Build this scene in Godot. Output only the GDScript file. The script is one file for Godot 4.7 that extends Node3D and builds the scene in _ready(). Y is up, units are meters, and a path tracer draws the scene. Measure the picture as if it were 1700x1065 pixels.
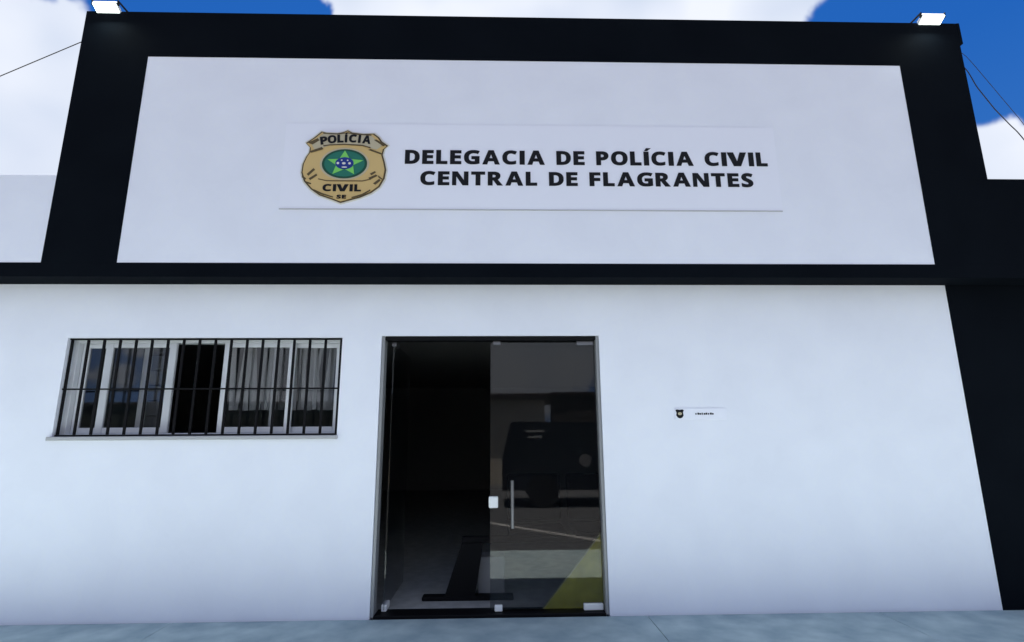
extends Node3D

const HEAVY := 0.7
const EXPOSURE := 3.75
var M := {}
var used := {}

# ---------------------------------------------------------------- helpers
func lin(r: float, g: float, b: float, a := 1.0) -> Color:
	return Color(r, g, b, a).linear_to_srgb()

func mb() -> SurfaceTool:
	var st := SurfaceTool.new()
	st.begin(Mesh.PRIMITIVE_TRIANGLES)
	st.set_smooth_group(-1)
	return st

func face(st: SurfaceTool, pts: Array, centre: Vector3) -> void:
	var mid := Vector3.ZERO
	for p in pts:
		mid += p
	mid /= pts.size()
	if Plane(pts[0], pts[1], pts[2]).normal.dot(mid - centre) < 0.0:
		pts.reverse()
	for i in range(1, pts.size() - 1):
		for p in [pts[0], pts[i], pts[i + 1]]:
			st.add_vertex(p)

# a box between two corners, its edges chamfered by v
func bx(st: SurfaceTool, a: Vector3, b: Vector3, v := 0.0, t := Transform3D.IDENTITY) -> void:
	var c := (a + b) / 2.0
	var h := (b - a).abs() / 2.0
	v = minf(v, minf(h.x, minf(h.y, h.z)) * 0.8)
	var cc := t * c
	for ax in 3:
		var u := (ax + 1) % 3
		var w := (ax + 2) % 3
		for s in [-1.0, 1.0]:
			var q := []
			for k in [[-1, -1], [1, -1], [1, 1], [-1, 1]]:
				var p := Vector3.ZERO
				p[ax] = s * h[ax]
				p[u] = k[0] * (h[u] - v)
				p[w] = k[1] * (h[w] - v)
				q.append(t * (c + p))
			face(st, q, cc)
			if v > 0.0:
				for s2 in [-1.0, 1.0]:
					var e := []
					for k in [[0, -1], [0, 1], [1, 1], [1, -1]]:
						var p := Vector3.ZERO
						p[ax] = s * (h[ax] - (v if k[0] == 1 else 0.0))
						p[u] = s2 * (h[u] - (v if k[0] == 0 else 0.0))
						p[w] = k[1] * (h[w] - v)
						e.append(t * (c + p))
					face(st, e, cc)
	if v > 0.0:
		for sx in [-1, 1]:
			for sy in [-1, 1]:
				for sz in [-1, 1]:
					var s := Vector3(sx, sy, sz)
					face(st, [t * (c + s * (h - Vector3(0, v, v))), t * (c + s * (h - Vector3(v, 0, v))), t * (c + s * (h - Vector3(v, v, 0)))], cc)

# a flat outline (x, y) with thickness from z0 to z1
func prism(st: SurfaceTool, poly: PackedVector2Array, z0: float, z1: float, t := Transform3D.IDENTITY) -> void:
	var tri := Geometry2D.triangulate_polygon(poly)
	var ci := Vector2.ZERO
	for p in poly:
		ci += p
	ci /= poly.size()
	var inside := t * Vector3(ci.x, ci.y, (z0 + z1) / 2.0)
	for z in [z0, z1]:
		for i in range(0, tri.size(), 3):
			var q := []
			for k in 3:
				q.append(t * Vector3(poly[tri[i + k]].x, poly[tri[i + k]].y, z))
			var mid: Vector3 = (q[0] + q[1] + q[2]) / 3.0
			var n: Vector3 = t.basis * Vector3(0, 0, 1.0 if z == maxf(z0, z1) else -1.0)
			face(st, q, mid - n)
	for i in poly.size():
		var a := poly[i]
		var b := poly[(i + 1) % poly.size()]
		var n2 := Vector2(b.y - a.y, a.x - b.x).normalized()
		if Geometry2D.is_point_in_polygon((a + b) / 2.0 + n2 * 0.0008, poly):
			n2 = -n2
		var q := [t * Vector3(a.x, a.y, z0), t * Vector3(b.x, b.y, z0), t * Vector3(b.x, b.y, z1), t * Vector3(a.x, a.y, z1)]
		face(st, q, (q[0] + q[2]) / 2.0 - t.basis * Vector3(n2.x, n2.y, 0))

func tube(st: SurfaceTool, pts: Array, r: float, n := 8) -> void:
	for i in pts.size() - 1:
		var a: Vector3 = pts[i]
		var b: Vector3 = pts[i + 1]
		var d := (b - a).normalized()
		var u := d.cross(Vector3.UP if absf(d.y) < 0.9 else Vector3.RIGHT).normalized()
		var w := d.cross(u)
		for k in n:
			var p0 := u * cos(TAU * k / n) * r + w * sin(TAU * k / n) * r
			var p1 := u * cos(TAU * (k + 1) / n) * r + w * sin(TAU * (k + 1) / n) * r
			face(st, [a + p0, a + p1, b + p1, b + p0], (a + b) / 2.0)
			if i == 0:
				face(st, [a, a + p0, a + p1], a + d)
			if i == pts.size() - 2:
				face(st, [b, b + p0, b + p1], b - d)

func ellipse(cx: float, cy: float, rx: float, ry: float, n := 40) -> PackedVector2Array:
	var p := PackedVector2Array()
	for i in n:
		p.append(Vector2(cx + cos(TAU * i / n) * rx, cy + sin(TAU * i / n) * ry))
	return p

func obj(called: String, st: SurfaceTool, m: Material, parent: Node = self, label := "") -> MeshInstance3D:
	st.generate_normals()
	var o := MeshInstance3D.new()
	o.mesh = st.commit()
	o.material_override = m
	o.name = called
	parent.add_child(o, true)
	if label:
		o.set_meta("label", label)
	return o

func one_box(called: String, a: Vector3, b: Vector3, m: Material, parent: Node = self, v := 0.0) -> MeshInstance3D:
	var st := mb()
	bx(st, a, b, v)
	return obj(called, st, m, parent)

func numbered(called: String) -> String:
	var n: int = used.get(called, 0)
	used[called] = n + 1
	return called if n == 0 else "%s_%03d" % [called, n]

func tag(o: Node, label: String, category: String, group := "") -> void:
	o.set_meta("label", label)
	o.set_meta("category", category)
	if group:
		o.set_meta("group", group)

func thing(called: String, label: String, category: String, at := Vector3.ZERO, group := "") -> Node3D:
	var o := Node3D.new()
	o.name = numbered(called)
	add_child(o, true)
	o.position = at
	tag(o, label, category, group)
	return o

func part_group(called: String, parent: Node) -> Node3D:
	var o := Node3D.new()
	o.name = called
	parent.add_child(o, true)
	return o

func structure(o: Node) -> Node:
	o.set_meta("kind", "structure")
	return o

func noise_tex(seed_: int, freq: float, lo: Color, hi: Color, size := 512, oct := 5) -> ImageTexture:
	var n := FastNoiseLite.new()
	n.seed = seed_
	n.noise_type = FastNoiseLite.TYPE_SIMPLEX_SMOOTH
	n.frequency = freq
	n.fractal_octaves = oct
	var im := n.get_seamless_image(size, size)
	im.convert(Image.FORMAT_RGB8)
	var data := im.get_data()
	for i in range(0, data.size(), 3):
		var t := data[i] / 255.0
		data[i] = int(255.0 * lerpf(lo.r, hi.r, t))
		data[i + 1] = int(255.0 * lerpf(lo.g, hi.g, t))
		data[i + 2] = int(255.0 * lerpf(lo.b, hi.b, t))
	return ImageTexture.create_from_image(Image.create_from_data(size, size, false, Image.FORMAT_RGB8, data))

func mat(called: String, c: Color, rough := 0.8, spec := 0.5, metal := 0.0) -> StandardMaterial3D:
	var m := StandardMaterial3D.new()
	m.resource_name = called
	m.albedo_color = c
	m.roughness = rough
	m.metallic_specular = spec
	m.metallic = metal
	M[called] = m
	return m

func coat(m: StandardMaterial3D, tex: Texture2D, scale: float, relief: Texture2D = null, depth := 0.0) -> void:
	m.albedo_texture = tex
	m.uv1_triplanar = true
	m.uv1_world_triplanar = true
	m.uv1_scale = Vector3.ONE * scale
	if relief:
		m.heightmap_enabled = true
		m.heightmap_texture = relief
		m.heightmap_scale = depth

func pane(called: String, c: Color, alpha: float) -> StandardMaterial3D:
	var m := mat(called, Color(c.r, c.g, c.b, alpha), 0.02, 0.5)
	m.transparency = BaseMaterial3D.TRANSPARENCY_ALPHA
	return m

func lettering(text: String, at: Vector3, width: float, height: float, m: Material, parent: Node, depth := 0.004) -> void:
	add_text(parent, m, text, at, width, height, depth)

func text_mesh(text: String) -> TextMesh:
	var f := SystemFont.new()
	f.font_names = PackedStringArray(["Droid Sans"])
	f.font_weight = 700
	var heavy := FontVariation.new()
	heavy.base_font = f
	heavy.variation_embolden = HEAVY
	var tm := TextMesh.new()
	tm.font = heavy
	tm.font_size = 64
	tm.pixel_size = 0.01
	tm.depth = 0.1
	tm.text = text
	return tm

# text filling a width x cap height whose lower left corner (of the capitals) is at a point, facing +z; each letter is one piece
func add_text(parent: Node, m: Material, text: String, at: Vector3, width: float, height: float, depth: float, spin := 0.0) -> void:
	var cap := text_mesh("H").get_aabb()
	var h := cap.size.y
	var gap := 0.068
	var total := -gap
	var glyphs := []
	for ch in text:
		var g := {"x": total + gap, "mesh": null, "poly": []}
		var wide := 0.17
		if ch == "V":
			wide = 0.45
			g.x -= 0.03
			g.poly = [PackedVector2Array([Vector2(-0.02, h), Vector2(0.15, h), Vector2(0.238, 0.17), Vector2(0.326, h), Vector2(0.496, h), Vector2(0.333, 0), Vector2(0.143, 0)])]
		elif ch == "I" or ch == "Í":
			wide = 0.135
			g.poly = [PackedVector2Array([Vector2(0, 0), Vector2(0.135, 0), Vector2(0.135, h), Vector2(0, h)])]
			if ch == "Í":
				g.poly.append(PackedVector2Array([Vector2(0.02, h * 1.06), Vector2(0.10, h * 1.06), Vector2(0.20, h * 1.26), Vector2(0.07, h * 1.26)]))
		elif ch != " ":
			g.mesh = text_mesh(ch)
			wide = g.mesh.get_aabb().size.x
		total += wide + gap
		glyphs.append(g)
	var s := Vector3(width / total, height / h, depth / 0.1)
	var base := Transform3D(Basis.IDENTITY, at)
	if spin != 0.0:
		var mid := Vector3(width / 2.0, height / 2.0, 0)
		base = base * Transform3D(Basis(Vector3(0, 0, 1), spin), mid) * Transform3D(Basis.IDENTITY, -mid)
	for g in glyphs:
		var o := MeshInstance3D.new()
		o.name = "letter"
		o.material_override = m
		if g.mesh != null:
			var bb: AABB = g.mesh.get_aabb()
			o.mesh = g.mesh
			o.transform = base * Transform3D(Basis.from_scale(s), Vector3((g.x - bb.position.x) * s.x, -cap.position.y * s.y, -bb.position.z * s.z))
		elif g.poly.size():
			var st := mb()
			for p in g.poly:
				prism(st, p, 0.0, 0.1)
			st.generate_normals()
			o.mesh = st.commit()
			o.transform = base * Transform3D(Basis.from_scale(s), Vector3(g.x * s.x, 0, 0))
		else:
			o.free()
			continue
		parent.add_child(o, true)

# ---------------------------------------------------------------- sky
func make_sky() -> ImageTexture:
	var w := 2048
	var h := 1024
	var n1 := FastNoiseLite.new()
	n1.seed = 11
	n1.noise_type = FastNoiseLite.TYPE_SIMPLEX_SMOOTH
	n1.frequency = 1.9
	n1.fractal_octaves = 6
	n1.fractal_gain = 0.55
	var n2 := FastNoiseLite.new()
	var n3 := FastNoiseLite.new()
	n3.seed = 21
	n3.noise_type = FastNoiseLite.TYPE_CELLULAR
	n3.cellular_return_type = FastNoiseLite.RETURN_DISTANCE
	n3.frequency = 13.0
	n3.fractal_octaves = 3
	n3.domain_warp_enabled = true
	n3.domain_warp_amplitude = 0.06
	n3.domain_warp_frequency = 6.0
	n2.seed = 5
	n2.frequency = 2.6
	n2.fractal_octaves = 3
	# cloud masses and gaps of this sky: azimuth, elevation, half width, half height (degrees), weight
	var mass := [[-53.0, 24.0, 15.5, 11.0, 1.0], [-29.5, 38.0, 10.0, 7.0, -0.95], [8.5, 46.0, 29.0, 13.0, 1.0],
		[45.5, 32.5, 11.5, 8.3, -1.0], [43.6, 18.5, 7.0, 5.6, 1.0], [53.0, 23.0, 4.5, 6.0, -0.8], [-47.0, 36.0, 5.0, 3.6, -0.55]]
	var data := PackedFloat32Array()
	data.resize(w * h * 3)
	var blue_hi := Vector3(0.017, 0.128, 0.505)
	var blue_lo := Vector3(0.06, 0.22, 0.60)
	var lit := Vector3(0.90, 0.94, 1.04)
	var dim := Vector3(0.66, 0.74, 0.90)
	var k := 1.0 / EXPOSURE
	for y in h:
		var el := PI / 2.0 - PI * (y + 0.5) / h
		var eld := rad_to_deg(el)
		if el < 0.0:
			for x in w:
				var j := (y * w + x) * 3
				data[j] = 0.30 * k
				data[j + 1] = 0.32 * k
				data[j + 2] = 0.34 * k
			continue
		for x in w:
			var az := wrapf(TAU * (x + 0.5) / w, -PI, PI)
			var azd := rad_to_deg(az)
			var d := Vector3(sin(az) * cos(el), sin(el), -cos(az) * cos(el))
			var p := Vector3(d.x, d.y * 1.6, d.z)
			var f := n1.get_noise_3dv(p) * 1.0
			var bias := 0.26
			for b in mass:
				var dx: float = (azd - b[0]) / b[2]
				var dy: float = (eld - b[1]) / b[3]
				var q := dx * dx + dy * dy
				if q < 4.0:
					bias += b[4] * clampf(1.6 - q, -0.0, 1.0) * 0.9
			var den := f * 0.8 + bias - 0.75 * (n3.get_noise_3dv(p) + 0.62)
			var a := smoothstep(0.0, 0.22, den)
			var sh := clampf(0.62 + 1.1 * n2.get_noise_3dv(d * 1.5) + 0.25 * n1.get_noise_3dv(p * 2.0), 0.0, 1.0)
			var c := blue_lo.lerp(blue_hi, clampf(eld / 32.0, 0.0, 1.0)).lerp(dim.lerp(lit, sh), a) * k
			var j := (y * w + x) * 3
			data[j] = c.x
			data[j + 1] = c.y
			data[j + 2] = c.z
	return ImageTexture.create_from_image(Image.create_from_data(w, h, false, Image.FORMAT_RGBF, data.to_byte_array()))

func make_materials() -> void:
	var grain := noise_tex(3, 0.03, Color(0.4, 0.4, 0.4), Color(0.6, 0.6, 0.6), 512, 5)
	var m := mat("white_plaster", lin(0.85, 0.87, 0.935), 0.75, 0.3)
	coat(m, noise_tex(7, 0.008, Color(0.975, 0.975, 0.98), Color(1, 1, 1), 512, 6), 0.35, grain, 0.10)
	m = mat("black_paint", lin(0.0048, 0.0068, 0.0100), 0.8, 0.1)
	coat(m, noise_tex(17, 0.01, Color(0.86, 0.86, 0.88), Color(1, 1, 1), 256, 5), 0.4, grain, 0.10)
	m = mat("pavement_paint", lin(0.46, 0.56, 0.56), 0.75, 0.25)
	coat(m, noise_tex(23, 0.012, Color(0.80, 0.83, 0.86), Color(1, 1, 1), 512, 6), 0.5, grain, 0.25)
	m = mat("asphalt", lin(0.112, 0.117, 0.124), 0.9, 0.4)
	coat(m, noise_tex(29, 0.05, Color(0.7, 0.7, 0.7), Color(1, 1, 1), 512, 5), 0.6)
	m = mat("earth", lin(0.22, 0.20, 0.16), 0.95, 0.3)
	coat(m, noise_tex(31, 0.02, Color(0.7, 0.7, 0.7), Color(1, 1, 1), 512, 5), 0.1)
	mat("room_wall", lin(0.34, 0.34, 0.33), 0.9, 0.2)
	m = mat("floor_tile", lin(0.44, 0.44, 0.43), 0.5, 0.3)
	coat(m, noise_tex(37, 0.03, Color(0.85, 0.85, 0.84), Color(1, 1, 1), 256, 4), 0.8)
	mat("aluminium", lin(0.70, 0.71, 0.73), 0.4, 0.5, 0.15)
	mat("grey_aluminium", lin(0.30, 0.305, 0.31), 0.4, 0.5, 0.2)
	mat("brushed_steel", lin(0.22, 0.22, 0.23), 0.35, 0.5, 0.9)
	mat("white_fitting", lin(0.82, 0.83, 0.82), 0.35, 0.5)
	mat("dark_metal", lin(0.005, 0.005, 0.006), 0.55, 0.25)
	pane("window_glass", lin(0.012, 0.016, 0.017), 0.22)
	m = pane("smoked_glass", lin(0.004, 0.005, 0.006), 0.30)
	m.metallic_specular = 0.43
	m = mat("curtain_cloth", lin(0.72, 0.73, 0.74), 0.9, 0.2)
	m.backlight_enabled = true
	m.backlight = Color(0.2, 0.2, 0.2)
	mat("sill_stone", lin(0.42, 0.42, 0.43), 0.6, 0.4)
	mat("sign_white", lin(0.845, 0.86, 0.935), 0.6, 0.3)
	mat("trim_grey", lin(0.45, 0.45, 0.47), 0.5, 0.4)
	mat("letter_black", lin(0.008, 0.008, 0.010), 0.6, 0.3)
	mat("gold", lin(0.62, 0.44, 0.18), 0.55, 0.4)
	mat("silver_gold", lin(0.50, 0.44, 0.30), 0.55, 0.4)
	mat("badge_brown", lin(0.10, 0.07, 0.03), 0.6, 0.4)
	mat("badge_green", lin(0.015, 0.16, 0.11), 0.5, 0.4)
	mat("badge_dark_green", lin(0.008, 0.07, 0.04), 0.5, 0.4)
	mat("badge_lime", lin(0.20, 0.62, 0.12), 0.5, 0.4)
	mat("badge_blue", lin(0.010, 0.03, 0.22), 0.5, 0.4)
	mat("badge_pale", lin(0.72, 0.70, 0.62), 0.5, 0.4)
	m = mat("olive_board", lin(0.60, 0.57, 0.06), 0.6, 0.3)
	coat(m, noise_tex(41, 0.02, Color(0.85, 0.85, 0.8), Color(1, 1, 1), 256, 5), 1.2)
	mat("olive_edge", lin(0.42, 0.42, 0.20), 0.6, 0.4)
	mat("black_plastic", lin(0.006, 0.006, 0.007), 0.7, 0.2)
	mat("cable_black", lin(0.015, 0.015, 0.015), 0.6, 0.4)
	mat("grey_panel", lin(0.22, 0.22, 0.23), 0.5, 0.4)
	m = mat("lamp_glow", lin(0.9, 0.95, 0.93), 0.4)
	m.emission_enabled = true
	m.emission = Color(0.93, 1.0, 0.98)
	m.emission_energy_multiplier = 1.6
	m = mat("cream_wall", lin(0.62, 0.58, 0.50), 0.85, 0.3)
	coat(m, noise_tex(43, 0.01, Color(0.85, 0.85, 0.85), Color(1, 1, 1), 256, 5), 0.4)
	mat("roof_dark", lin(0.05, 0.045, 0.045), 0.8, 0.3)
	mat("green_wall", lin(0.03, 0.035, 0.03), 0.8, 0.3)
	mat("gate_brown", lin(0.045, 0.04, 0.04), 0.6, 0.4)
	mat("car_navy", lin(0.008, 0.010, 0.018), 0.25, 0.5)
	mat("tyre", lin(0.02, 0.02, 0.02), 0.9, 0.3)
	mat("road_white", lin(0.42, 0.42, 0.41), 0.7, 0.4)

# ---------------------------------------------------------------- ready
func _ready() -> void:
	var cam := Camera3D.new()
	cam.name = "camera"
	cam.position = Vector3(0, 1.325, 4.449)
	cam.rotation_degrees = Vector3(12.05, -1.57, -0.36)
	cam.fov = rad_to_deg(2.0 * atan(532.5 / 900.0))
	cam.near = 0.05
	cam.far = 1000.0
	add_child(cam)
	cam.current = true
	var env := Environment.new()
	env.background_mode = Environment.BG_SKY
	var sm := PanoramaSkyMaterial.new()
	sm.panorama = make_sky()
	var sky := Sky.new()
	sky.sky_material = sm
	env.sky = sky
	env.tonemap_mode = Environment.TONE_MAPPER_LINEAR
	env.tonemap_exposure = EXPOSURE
	env.sdfgi_enabled = true
	env.ssao_enabled = true
	env.ssil_enabled = true
	var we := WorldEnvironment.new()
	we.name = "world"
	we.environment = env
	add_child(we)
	var sun := DirectionalLight3D.new()
	sun.name = "sun"
	sun.light_energy = 1.6
	sun.light_color = Color(1.0, 0.965, 0.93)
	sun.light_angular_distance = 0.5
	sun.shadow_enabled = true
	add_child(sun)
	# the sun stands high behind the building, so the front lies in open shade
	sun.look_at_from_position(Vector3(-1.0, 9.2, -1.4), Vector3.ZERO)
	make_materials()
	build_ground()
	build_station()
	build_sign()
	build_plaque()
	build_lamps()
	build_cables()
	build_inside()
	build_street_side()

func build_ground() -> void:
	structure(one_box("ground", Vector3(-250, -0.6, -250), Vector3(250, -0.14, 250), M.earth))
	structure(one_box("street", Vector3(-80, -0.139, 2.3), Vector3(80, -0.12, 13.0), M.asphalt))
	var pv := part_group("pavement", self)
	structure(pv)
	var jn := [-9.48, -7.71, -5.94, -4.17, -2.40, 1.13, 2.90, 4.67, 6.44, 8.21]
	var rows := [0.012, 2.3]
	for r in rows.size() - 1:
		for i in jn.size() - 1:
			one_box("slab", Vector3(jn[i] + 0.002, -0.13, rows[r]), Vector3(jn[i + 1] - 0.002, 0.0, rows[r + 1] - 0.01), M.pavement_paint, pv, 0.003)
	one_box("bed", Vector3(-9.47, -0.139, 0.013), Vector3(8.2, -0.02, 2.28), M.asphalt, pv)
	# white line painted slantwise on the street, mirrored in the glass door
	var st := mb()
	prism(st, PackedVector2Array([Vector2(-1.1, -6.2), Vector2(-0.93, -6.2), Vector2(2.5, -2.43), Vector2(2.33, -2.43)]), -0.119, -0.115, Transform3D(Basis(Vector3.RIGHT, -PI / 2), Vector3.ZERO))
	structure(obj("painted_line", st, M.road_white))

func build_station() -> void:
	var b := thing("police_station", "white single storey police station with tall black framed front panel", "building")
	# lower front wall with its two openings
	var wx0 := -3.50
	var wx1 := -1.28
	var wy0 := 1.335
	var wy1 := 2.137
	var dx0 := -0.958
	var dx1 := 0.848
	var dy := 2.150
	var st := mb()
	for q in [[-9.0, wx0, 0.0, 2.59], [wx0, wx1, 0.0, wy0], [wx0, wx1, wy1, 2.59], [wx1, dx0, 0.0, 2.59], [dx0, dx1, dy, 2.59], [dx1, 3.888, 0.0, 2.59]]:
		bx(st, Vector3(q[0], q[2] - (0.13 if q[2] == 0.0 else 0.0), -0.18), Vector3(q[1], q[3], 0.0))
	obj("wall", st, M.white_plaster, b)
	one_box("black_wall", Vector3(3.888, -0.13, -0.18), Vector3(9.0, 2.59, 0.001), M.black_paint, b)
	one_box("fascia_beam", Vector3(-9.0, 2.592, -0.18), Vector3(9.0, 2.708, 0.22), M.black_paint, b)
	one_box("front_panel", Vector3(-3.0475, 2.7085, -0.10), Vector3(3.6455, 4.5915, 0.217), M.white_plaster, b)
	st = mb()
	prism(st, PackedVector2Array([Vector2(-3.640, 2.7085), Vector2(-3.048, 2.7085), Vector2(-3.048, 4.592), Vector2(3.646, 4.592), Vector2(3.646, 2.7085), Vector2(4.244, 2.7085), Vector2(4.244, 5.042), Vector2(-3.640, 5.042)]), -0.18, 0.22)
	obj("frame", st, M.black_paint, b)
	one_box("corner_cap", Vector3(4.2445, 4.825, -0.05), Vector3(4.275, 5.045, 0.224), M.black_paint, b, 0.004)
	one_box("parapet", Vector3(-9.0, 2.7085, -0.02), Vector3(-3.6405, 3.463, 0.217), M.white_plaster, b)
	one_box("parapet", Vector3(4.2445, 2.7085, -0.02), Vector3(9.0, 3.483, 0.2195), M.black_paint, b)
	# shell behind the front: roof, ceiling, floor, side and back walls
	one_box("roof", Vector3(-9.0, 2.60, -10.2), Vector3(9.0, 2.78, -0.181), M.room_wall, b)
	one_box("side_wall", Vector3(-9.0, -0.13, -10.0), Vector3(-8.8, 2.599, -0.181), M.room_wall, b)
	one_box("side_wall", Vector3(8.8, -0.13, -10.0), Vector3(9.0, 2.599, -0.181), M.room_wall, b)
	one_box("back_wall", Vector3(-9.0, -0.13, -10.2), Vector3(9.0, 2.599, -10.001), M.room_wall, b)
	one_box("floor", Vector3(-8.79, -0.13, -9.99), Vector3(8.79, 0.015, -0.185), M.floor_tile, b)
	build_window(b, wx0, wx1, wy0, wy1)
	build_door(b, dx0, dx1, dy)

func build_window(b: Node3D, x0: float, x1: float, y0: float, y1: float) -> void:
	var w := part_group("window", b)
	w.set_meta("label", "barred aluminium sliding window with one gap open")
	one_box("sill", Vector3(x0 - 0.022, y0 - 0.018, -0.17), Vector3(x1 + 0.008, y0 + 0.012, 0.032), M.sill_stone, w, 0.004)
	var zf := -0.165
	var zb := -0.075
	one_box("frame_jamb", Vector3(x0 + 0.001, y0 + 0.013, zf), Vector3(x0 + 0.04, y1 - 0.001, zb), M.aluminium, w, 0.003)
	one_box("frame_jamb", Vector3(x1 - 0.04, y0 + 0.013, zf), Vector3(x1 - 0.001, y1 - 0.001, zb), M.aluminium, w, 0.003)
	one_box("frame_head", Vector3(x0 + 0.041, y1 - 0.03, zf), Vector3(x1 - 0.041, y1 - 0.001, zb), M.aluminium, w, 0.003)
	one_box("frame_track", Vector3(x0 + 0.041, y0 + 0.013, zf), Vector3(x1 - 0.041, y0 + 0.036, zb), M.aluminium, w, 0.003)
	# left end, right end, depth of the outer face, stile widths
	for q in [[-3.459, -2.895, -0.122, 0.058], [-3.245, -2.668, -0.085, 0.058], [-2.275, -1.688, -0.085, 0.052], [-1.880, -1.321, -0.122, 0.036]]:
		var z1: float = q[2]
		var z0 := z1 - 0.03
		var a := y0 + 0.037
		var c := y1 - 0.031
		var s: float = q[3]
		one_box("stile", Vector3(q[0], a, z0), Vector3(q[0] + s, c, z1), M.aluminium, w, 0.004)
		one_box("stile", Vector3(q[1] - s, a, z0), Vector3(q[1], c, z1), M.aluminium, w, 0.004)
		one_box("rail", Vector3(q[0] + s + 0.0005, a, z0), Vector3(q[1] - s - 0.0005, a + 0.045, z1 - 0.002), M.aluminium, w, 0.004)
		one_box("rail", Vector3(q[0] + s + 0.0005, c - 0.035, z0), Vector3(q[1] - s - 0.0005, c, z1 - 0.002), M.aluminium, w, 0.004)
		one_box("glass_pane", Vector3(q[0] + s - 0.005, a + 0.04, z0 + 0.012), Vector3(q[1] - s + 0.005, c - 0.03, z0 + 0.017), M.window_glass, w)
	# iron grille in the opening
	var g := part_group("window_grille", b)
	g.set_meta("label", "black iron bars across the window")
	var n := 18
	for i in n:
		var x := lerpf(x0 + 0.016, x1 - 0.016, float(i) / (n - 1))
		one_box("bar", Vector3(x - 0.010, y0 + 0.027, -0.040), Vector3(x + 0.010, y1 - 0.014, -0.026), M.dark_metal, g, 0.002)
	one_box("cross_bar", Vector3(x0 + 0.003, y1 - 0.0135, -0.046), Vector3(x1 - 0.003, y1 - 0.0015, -0.018), M.dark_metal, g, 0.002)
	one_box("cross_bar", Vector3(x0 + 0.003, 1.714, -0.025), Vector3(x1 - 0.003, 1.727, -0.018), M.dark_metal, g, 0.002)
	one_box("cross_bar", Vector3(x0 + 0.003, y0 + 0.014, -0.046), Vector3(x1 - 0.003, y0 + 0.0265, -0.018), M.dark_metal, g, 0.002)

func build_door(b: Node3D, x0: float, x1: float, top: float) -> void:
	var d := part_group("door", b)
	d.set_meta("label", "smoked glass double door with its left leaf open inwards")
	one_box("jamb", Vector3(x0 + 0.001, 0.001, -0.12), Vector3(x0 + 0.026, top - 0.001, -0.012), M.grey_aluminium, d, 0.004)
	one_box("jamb", Vector3(x1 - 0.026, 0.001, -0.12), Vector3(x1 - 0.001, top - 0.001, -0.012), M.grey_aluminium, d, 0.004)
	one_box("head", Vector3(x0 + 0.0265, top - 0.034, -0.12), Vector3(x1 - 0.0265, top - 0.001, -0.012), M.dark_metal, d, 0.004)
	one_box("threshold", Vector3(x0 + 0.0265, -0.02, -0.18), Vector3(x1 - 0.0265, 0.018, -0.005), M.dark_metal, d, 0.004)
	var lx0 := -0.058
	var lx1 := x1 - 0.031
	var y0 := 0.032
	var y1 := top - 0.046
	one_box("glass_leaf", Vector3(lx0, y0, -0.085), Vector3(lx1, y1, -0.075), M.smoked_glass, d)
	# open leaf, turned inwards round its left pivot
	var ox := x0 + 0.085
	one_box("glass_leaf", Vector3(ox - 0.005, y0, -0.95), Vector3(ox + 0.005, y1, -0.10), M.smoked_glass, d)
	one_box("patch_fitting", Vector3(lx0 + 0.02, y1 - 0.022, -0.100), Vector3(lx0 + 0.085, y1 + 0.011, -0.060), M.brushed_steel, d, 0.004)
	one_box("patch_fitting", Vector3(lx1 - 0.15, y1 - 0.026, -0.100), Vector3(lx1 - 0.004, y1 + 0.011, -0.060), M.brushed_steel, d, 0.004)
	one_box("patch_fitting", Vector3(lx1 - 0.155, y0 - 0.012, -0.100), Vector3(lx1 - 0.004, y0 + 0.036, -0.060), M.white_fitting, d, 0.005)
	one_box("floor_bolt", Vector3(lx0 + 0.035, y0 - 0.012, -0.100), Vector3(lx0 + 0.095, y0 + 0.034, -0.060), M.white_fitting, d, 0.005)
	one_box("patch_fitting", Vector3(ox - 0.02, y1 - 0.026, -0.24), Vector3(ox + 0.02, y1 + 0.011, -0.104), M.brushed_steel, d, 0.004)
	one_box("patch_fitting", Vector3(ox - 0.02, y0 - 0.012, -0.24), Vector3(ox + 0.02, y0 + 0.036, -0.104), M.white_fitting, d, 0.004)
	one_box("lock", Vector3(lx0 - 0.012, 0.775, -0.106), Vector3(lx0 + 0.062, 0.862, -0.052), M.white_fitting, d, 0.006)
	var st := mb()
	tube(st, [Vector3(0.117, 0.985, -0.03), Vector3(0.117, 0.625, -0.03)], 0.0125, 12)
	for y in [0.94, 0.67]:
		tube(st, [Vector3(0.117, y, -0.031), Vector3(0.117, y, -0.075)], 0.008, 8)
	obj("handle", st, M.brushed_steel, d)

# ---------------------------------------------------------------- sign
func build_sign() -> void:
	var s := thing("sign_board", "wide white sign with gold police badge and two lines of black lettering", "sign")
	one_box("board", Vector3(-1.80, 3.178, 0.2172), Vector3(2.41, 3.955, 0.2215), M.sign_white, s)
	one_box("lower_trim", Vector3(-1.80, 3.170, 0.2172), Vector3(2.41, 3.1778, 0.227), M.trim_grey, s, 0.002)
	lettering("DELEGACIA DE POLÍCIA CIVIL", Vector3(-0.782, 3.586, 0.2215), 3.107, 0.128, M.letter_black, s)
	lettering("CENTRAL DE FLAGRANTES", Vector3(-0.647, 3.393, 0.2215), 2.83, 0.125, M.letter_black, s)
	badge(s, Vector3(-1.285, 3.555, 0.2216), 1.0)

func bp(x: float, y: float) -> Vector2:
	return Vector2((x + (y - 540.0) * 0.058 - 643.0) * 0.000704, (540.0 - y) * 0.000772)

func bpoly(a: Array, grow := 1.0) -> PackedVector2Array:
	var p := PackedVector2Array()
	for q in a:
		p.append(bp(q[0], q[1]) * grow)
	return p

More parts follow.
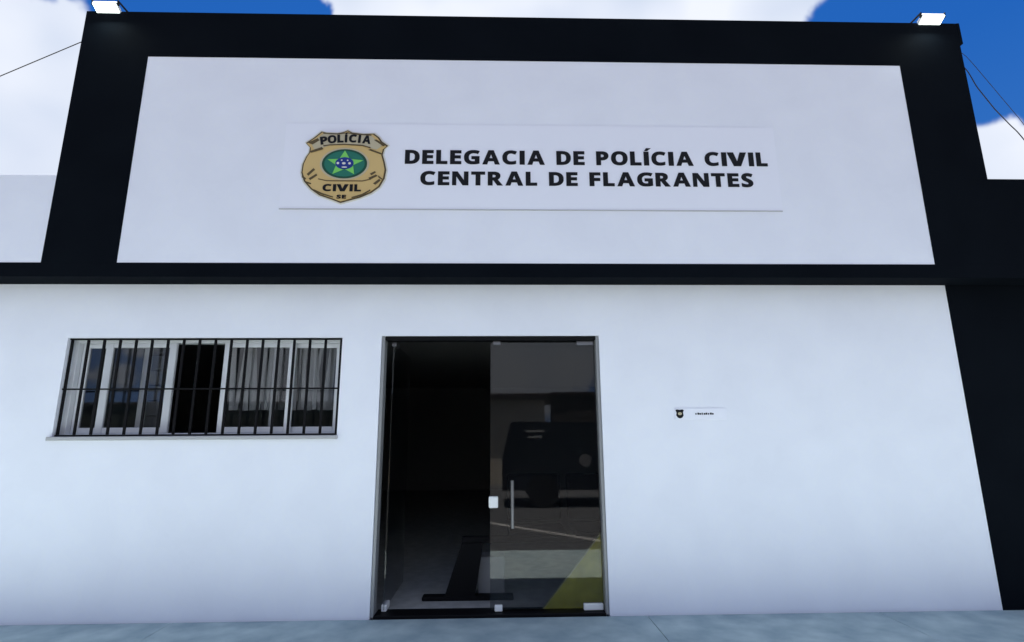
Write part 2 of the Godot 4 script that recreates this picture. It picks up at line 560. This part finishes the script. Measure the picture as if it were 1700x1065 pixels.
func badge(parent: Node3D, at: Vector3, k: float) -> void:
	var b := part_group("badge", parent)
	b.position = at
	b.scale = Vector3(k, k, 1)
	var outline := [[685, 108], [740, 135], [870, 150], [1000, 145], [1060, 190], [1095, 240], [1165, 290], [1120, 330], [1100, 400], [1122, 480], [1140, 580], [1120, 680], [1060, 780], [960, 850], [830, 905], [700, 940], [600, 968],
		[500, 930], [350, 880], [250, 810], [170, 720], [137, 620], [150, 520], [190, 430], [225, 380], [235, 320], [185, 265], [280, 200], [370, 125], [430, 140], [560, 145], [630, 130]]
	var st := mb()
	prism(st, bpoly(outline, 1.035), 0.0, 0.006)
	obj("backing", st, M.badge_pale, b)
	st = mb()
	prism(st, bpoly(outline, 1.0), 0.0061, 0.010)
	obj("rim", st, M.badge_brown, b)
	st = mb()
	prism(st, bpoly(outline, 0.962), 0.0101, 0.016)
	obj("shield", st, M.gold, b)
	# upper scroll
	st = mb()
	prism(st, bpoly([[300, 230], [395, 160], [560, 165], [680, 150], [800, 168], [970, 180], [1060, 260], [1095, 300], [1030, 345], [960, 330], [860, 295], [650, 285], [470, 300], [380, 330], [290, 345], [255, 280]]), 0.0161, 0.019)
	obj("scroll", st, M.silver_gold, b)
	st = mb()
	for q in [[[395, 300], [480, 288], [650, 280], [860, 290], [960, 318], [958, 330], [860, 303], [650, 292], [480, 300], [400, 312]], [[395, 150], [560, 158], [680, 142], [800, 160], [970, 168], [970, 178], [800, 170], [680, 152], [560, 167], [395, 160]], [[210, 270], [330, 215], [350, 240], [270, 290]], [[1000, 230], [1030, 225], [1140, 290], [1110, 305]],
		[[240, 370], [380, 320], [400, 345], [250, 390]], [[930, 350], [960, 340], [1095, 390], [1090, 405]]]:
		prism(st, bpoly(q), 0.0191, 0.021)
	obj("scroll_line", st, M.badge_brown, b)
	# central disc
	st = mb()
	prism(st, disc(650, 517, 292, 190), 0.0161, 0.0185)
	obj("disc_rim", st, M.silver_gold, b)
	st = mb()
	prism(st, disc(650, 517, 268, 173), 0.0186, 0.020)
	obj("disc_edge", st, M.badge_dark_green, b)
	st = mb()
	prism(st, disc(650, 517, 238, 150), 0.0201, 0.0215)
	obj("disc", st, M.badge_green, b)
	st = mb()
	var outer := [[657, 362], [872, 478], [765, 640], [508, 640], [452, 468]]
	var star := []
	for i in 5:
		star.append(outer[i])
		var a := -PI / 2 + TAU * (i + 0.5) / 5
		star.append([652 + cos(a) * 105, 515 + sin(a) * 66])
	prism(st, bpoly(star), 0.0216, 0.024)
	obj("star", st, M.badge_lime, b)
	st = mb()
	prism(st, disc(652, 515, 108, 70), 0.0241, 0.027)
	obj("star_centre", st, M.badge_blue, b)
	st = mb()
	for q in [[575, 515, 16, 14], [645, 517, 22, 14], [712, 517, 16, 14], [650, 562, 34, 8], [620, 480, 10, 8], [690, 482, 10, 8]]:
		prism(st, disc(q[0], q[1], q[2], q[3], 10), 0.0271, 0.028)
	obj("star_mark", st, M.badge_pale, b)
	# laurel twigs and the line over the lower word
	st = mb()
	for q in [[[205, 640], [285, 570], [302, 588], [225, 660]], [[230, 690], [320, 635], [330, 655], [245, 710]], [[150, 655], [200, 690], [190, 705], [150, 680]], [[180, 720], [260, 745], [255, 760], [190, 740]],
		[[340, 690], [440, 712], [860, 712], [960, 690], [960, 700], [860, 722], [440, 722], [340, 700]],
		[[950, 630], [1010, 600], [1020, 615], [965, 650]], [[930, 680], [1020, 640], [1040, 655], [950, 700]], [[985, 745], [1060, 690], [1075, 710], [1010, 760]], [[1050, 650], [1095, 690], [1085, 700], [1045, 670]],
		[[290, 815], [390, 860], [520, 900], [515, 912], [380, 875], [285, 830]], [[950, 815], [850, 870], [730, 905], [735, 917], [860, 885], [955, 830]]]:
		prism(st, bpoly(q), 0.0161, 0.019)
	obj("laurel", st, M.badge_brown, b)
	# lettering
	var word := "POLÍCIA"
	var xs := [380, 478, 578, 645, 726, 806, 892]
	var ws := [84, 104, 74, 30, 92, 30, 98]
	for i in 7:
		var u: float = (xs[i] - 680.0) / 300.0
		var p := bp(xs[i] - ws[i] * 0.5 + 20, 262 + 26 * u * u)
		add_text(b, M.letter_black, word[i], Vector3(p.x, p.y, 0.0192), ws[i] * 0.000704, 0.072, 0.004, -0.16 * u)
	var c := bp(392, 838)
	lettering("CIVIL", Vector3(c.x, c.y, 0.0162), 450 * 0.000704, 0.062, M.letter_black, b)
	c = bp(556, 922)
	lettering("SE", Vector3(c.x, c.y, 0.0162), 112 * 0.000704, 0.032, M.letter_black, b)

func disc(x: float, y: float, rx: float, ry: float, n := 40) -> PackedVector2Array:
	var c := bp(x, y)
	return ellipse(c.x, c.y, rx * 0.000704, ry * 0.000772, n)

func build_plaque() -> void:
	var s := thing("wall_plaque", "small white plaque with tiny dark badge beside the glass door", "plaque")
	one_box("plate", Vector3(1.445, 1.452, 0.0005), Vector3(1.872, 1.545, 0.007), M.sign_white, s, 0.002)
	var shield := [[-0.034, 0.030], [-0.022, 0.036], [0.0, 0.032], [0.022, 0.036], [0.034, 0.030], [0.026, 0.010], [0.030, -0.012], [0.018, -0.030], [0.0, -0.036], [-0.018, -0.030], [-0.030, -0.012], [-0.026, 0.010]]
	var p := PackedVector2Array()
	for q in shield:
		p.append(Vector2(1.484 + q[0], 1.499 + q[1]))
	var st := mb()
	prism(st, p, 0.0071, 0.010)
	obj("badge", st, M.letter_black, s)
	st = mb()
	prism(st, ellipse(1.484, 1.501, 0.016, 0.012, 16), 0.0101, 0.012)
	obj("badge_disc", st, M.silver_gold, s)
	st = mb()
	for i in 9:
		bx(st, Vector3(1.612 + i * 0.0172, 1.492, 0.0071), Vector3(1.612 + i * 0.0172 + 0.009 + 0.005 * ((i * 5) % 3) / 2.0, 1.505 + 0.003 * (i % 2), 0.009))
	obj("print", st, M.letter_black, s)

# ---------------------------------------------------------------- lamps
func build_lamps() -> void:
	for q in [[-3.405, "white lit floodlight on the black frame corner above the white parapet"], [3.94, "white lit floodlight on the black frame corner above the black parapet"]]:
		var x: float = q[0]
		var l := thing("floodlight", q[1], "floodlight", Vector3(x, 5.043, 0.12), "floodlights on the front frame")
		var t := Transform3D(Basis(Vector3.RIGHT, deg_to_rad(-30)), Vector3(0, -0.046, 0.19))
		var st := mb()
		bx(st, Vector3(-0.102, 0.006, -0.044), Vector3(0.102, 0.034, 0.044), 0.006, t)
		for i in 7:
			bx(st, Vector3(-0.09 + i * 0.03 - 0.004, 0.034, -0.035), Vector3(-0.09 + i * 0.03 + 0.004, 0.046, 0.035), 0.0, t)
		obj("housing", st, M.white_fitting, l)
		st = mb()
		bx(st, Vector3(-0.096, 0.0, -0.039), Vector3(0.096, 0.0055, 0.039), 0.0, t)
		obj("lens", st, M.lamp_glow, l)
		st = mb()
		for sx in [-1, 1]:
			bx(st, Vector3(sx * 0.110 - 0.005, 0.0, 0.0), Vector3(sx * 0.110 + 0.005, 0.016, 0.215), 0.002)
			bx(st, Vector3(sx * 0.110 - 0.005, -0.030, 0.19), Vector3(sx * 0.110 + 0.005, -0.001, 0.212), 0.002)
		bx(st, Vector3(-0.104, 0.0, 0.0), Vector3(0.104, 0.012, 0.03), 0.002)
		obj("bracket", st, M.dark_metal, l)
		var a := AreaLight3D.new()
		a.name = "lamp_light"
		a.area_size = Vector2(0.18, 0.07)
		a.light_energy = 0.045
		a.light_color = Color(0.93, 1.0, 0.98)
		a.shadow_enabled = true
		l.add_child(a)
		a.transform = Transform3D(t.basis * Basis(Vector3.RIGHT, -PI / 2), t * Vector3(0, -0.006, 0))

func sag(a: Vector3, b: Vector3, s: float, n := 16) -> Array:
	var p := []
	for i in n + 1:
		var t := float(i) / n
		p.append(a.lerp(b, t) - Vector3(0, s * 4.0 * t * (1.0 - t), 0))
	return p

func smooth_curve(c: Curve3D) -> void:
	for i in range(1, c.point_count - 1):
		var d := (c.get_point_position(i + 1) - c.get_point_position(i - 1)) / 6.0
		c.set_point_in(i, -d)
		c.set_point_out(i, d)

func build_cables() -> void:
	var st := mb()
	tube(st, sag(Vector3(-3.62, 5.044, -0.02), Vector3(-6.44, 3.463, 0.0), 0.0), 0.0042, 6)
	tag(obj("overhead_cable", st, M.cable_black), "thin black cable slanting from the frame to the white parapet", "cable")
	st = mb()
	var c := Curve3D.new()
	for p in [Vector3(4.244, 4.98, 0), Vector3(4.46, 4.75, 0), Vector3(4.55, 4.53, 0), Vector3(4.67, 4.31, 0), Vector3(4.79, 4.14, 0), Vector3(4.885, 4.0, 0), Vector3(5.15, 3.484, 0)]:
		c.add_point(p)
	smooth_curve(c)
	tube(st, Array(c.tessellate(3, 3)), 0.0045, 6)
	tag(obj("sagging_cable", st, M.cable_black), "thicker sagging black cable from the frame to the black parapet", "cable")
	st = mb()
	c = Curve3D.new()
	for p in [Vector3(4.244, 5.03, 0), Vector3(4.45, 4.92, 0), Vector3(4.56, 4.78, 0), Vector3(4.71, 4.52, 0), Vector3(4.882, 4.222, 0), Vector3(5.26, 3.484, 0)]:
		c.add_point(p)
	smooth_curve(c)
	tube(st, Array(c.tessellate(3, 3)), 0.0025, 6)
	tag(obj("thin_cable", st, M.cable_black), "thinner straight cable beside the sagging one above black parapet", "cable")

# ---------------------------------------------------------------- inside
func build_inside() -> void:
	# curtain behind the right half of the window
	var st := mb()
	var rng := RandomNumberGenerator.new()
	rng.seed = 4
	var cx := -2.26
	while cx < -1.27:
		var wd := 0.010 + 0.024 * rng.randf()
		var z := -0.21 - 0.07 * rng.randf()
		var z2 := z - 0.045 * rng.randf()
		var lean := 0.15 * (rng.randf() - 0.5)
		var low := 1.553 + 0.008 * rng.randf()
		face(st, [Vector3(cx, low, z), Vector3(cx + wd, low + 0.004, z2), Vector3(cx + wd + lean, 2.25, z2), Vector3(cx + lean, 2.25, z)], Vector3(cx, 2, -3))
		cx += wd + 0.012 * rng.randf()
	bx(st, Vector3(-2.3, 2.25, -0.29), Vector3(-1.2, 2.275, -0.2), 0.004)
	tag(obj("curtain", st, M.curtain_cloth), "short streaky grey strip curtain behind the barred window", "curtain")
	st = mb()
	for i in 5:
		bx(st, Vector3(-3.02, 1.39 + i * 0.128, -0.244), Vector3(-2.83, 1.51 + i * 0.128, -0.236), 0.003)
	for i in 6:
		bx(st, Vector3(-3.015, 2.035 + i * 0.014, -0.25), Vector3(-2.835, 2.043 + i * 0.014, -0.225 + 0.004 * (i % 2)), 0.002)
	tag(obj("rolled_blind", st, M.grey_panel), "half lowered grey slatted blind behind the window glass", "blind")
	# waiting bench with a slanted leg and a floor foot
	var w := thing("waiting_bench", "black waiting bench with slanted leg inside the open doorway", "bench", Vector3(0, 0.015, -0.42))
	for x in [0.0, 1.55]:
		st = mb()
		bx(st, Vector3(-0.62 + x, 0.0, -0.05), Vector3(0.13 + x, 0.035, 0.05), 0.008)
		obj("foot", st, M.black_plastic, w)
		st = mb()
		prism(st, PackedVector2Array([Vector2(-0.435 + x, 0.035), Vector2(-0.185 + x, 0.035), Vector2(-0.12 + x, 0.44), Vector2(-0.30 + x, 0.44)]), -0.04, 0.04)
		obj("leg", st, M.black_plastic, w)
	one_box("beam", Vector3(-0.30, 0.441, -0.035), Vector3(1.50, 0.49, 0.035), M.black_plastic, w, 0.008)
	for i in 2:
		var x := 0.34 + i * 0.56
		one_box("seat", Vector3(x - 0.25, 0.491, -0.42), Vector3(x + 0.25, 0.53, 0.06), M.black_plastic, w, 0.018)
		st = mb()
		bx(st, Vector3(-0.25, 0.0, -0.02), Vector3(0.25, 0.42, 0.02), 0.018, Transform3D(Basis(Vector3.RIGHT, deg_to_rad(-10)), Vector3(x, 0.55, -0.44)))
		obj("backrest", st, M.black_plastic, w)
	# grey box standing by the leg
	tag(one_box("grey_carton", Vector3(-0.165, 0.0155, -0.66), Vector3(0.06, 0.33, -0.48), M.grey_panel, self, 0.006), "plain grey box on the floor beside the bench leg", "box")
	# triangular olive board against the right jamb
	var o := thing("olive_board", "olive yellow triangular board standing behind the closed glass leaf", "board", Vector3(0, 0.0185, -0.14))
	st = mb()
	prism(st, PackedVector2Array([Vector2(0.36, 0.0), Vector2(0.844, 0.0), Vector2(0.844, 0.56)]), -0.012, 0.012)
	obj("panel", st, M.olive_board, o)
	st = mb()
	prism(st, PackedVector2Array([Vector2(0.352, 0.0), Vector2(0.3595, 0.0), Vector2(0.844, 0.5605), Vector2(0.844, 0.572)]), -0.016, 0.016)
	obj("edge_strip", st, M.olive_edge, o)

# ---------------------------------------------------------------- what the glass mirrors
func build_street_side() -> void:
	var h := thing("street_house", "low cream house with dark roof edge across the street", "house", Vector3(0, -0.14, 14.0))
	one_box("wall", Vector3(-4, 0, 0), Vector3(1.6, 2.7, 0.2), M.cream_wall, h)
	one_box("roof", Vector3(-4.2, 2.7, -0.3), Vector3(1.8, 2.9, 6), M.roof_dark, h, 0.02)
	one_box("side_wall", Vector3(-4, 0, 0.201), Vector3(-3.8, 2.699, 6), M.cream_wall, h)
	one_box("side_wall", Vector3(1.4, 0, 0.201), Vector3(1.6, 2.699, 6), M.cream_wall, h)
	var g := thing("garage", "dark brown garage front next to the cream house", "garage", Vector3(0, -0.14, 14.0))
	one_box("wall", Vector3(1.81, 0, 0), Vector3(9, 2.85, 0.2), M.gate_brown, g)
	one_box("roof", Vector3(1.82, 2.851, -0.1), Vector3(9.1, 2.95, 6), M.roof_dark, g)
	for i in 8:
		one_box("gate_slat", Vector3(2.4, 0.1 + i * 0.28, -0.03), Vector3(6.2, 0.34 + i * 0.28, -0.001), M.gate_brown, g, 0.01)
	# dark van parked across the street
	var v := thing("parked_van", "dark navy van parked across the street", "van", Vector3(2.4, -0.12, 8.0))
	var st := mb()
	prism(st, PackedVector2Array([Vector2(-2.3, 0.35), Vector2(2.3, 0.35), Vector2(2.35, 0.95), Vector2(1.6, 1.1), Vector2(1.05, 1.72), Vector2(-2.1, 1.76), Vector2(-2.3, 1.0)]), -0.85, 0.85)
	obj("body", st, M.car_navy, v)
	for s in [-0.853, 0.853]:
		for q in [[-0.9, 0.1], [0.2, 1.0]]:
			one_box("side_window", Vector3(q[0], 1.1, s - 0.004), Vector3(q[1], 1.6, s + 0.004), M.window_glass, v)
	for q in [[-1.80, -1.40, 1.54, 1.58], [-1.76, -1.46, 1.42, 1.46]]:
		one_box("white_stripe", Vector3(q[0], q[2], -0.856), Vector3(q[1], q[3], -0.851), M.road_white, v)
	st = mb()
	prism(st, ellipse(-0.55, 0.95, 0.13, 0.13, 24), -0.857, -0.851)
	obj("door_emblem", st, M.grey_panel, v)
	for x in [-1.45, 1.45]:
		for z in [-0.78, 0.78]:
			st = mb()
			tube(st, [Vector3(x, 0.33, z - 0.1), Vector3(x, 0.33, z + 0.1)], 0.33, 20)
			obj("wheel", st, M.tyre, v)
	var k := thing("dark_wall", "dark green wall across the street next to the cream house", "wall", Vector3(0, -0.14, 14.0))
	one_box("panel", Vector3(-20, 0, 0), Vector3(-4.3, 2.6, 0.2), M.green_wall, k)
	one_box("coping", Vector3(-20.05, 2.601, -0.05), Vector3(-4.25, 2.68, 0.25), M.roof_dark, k)
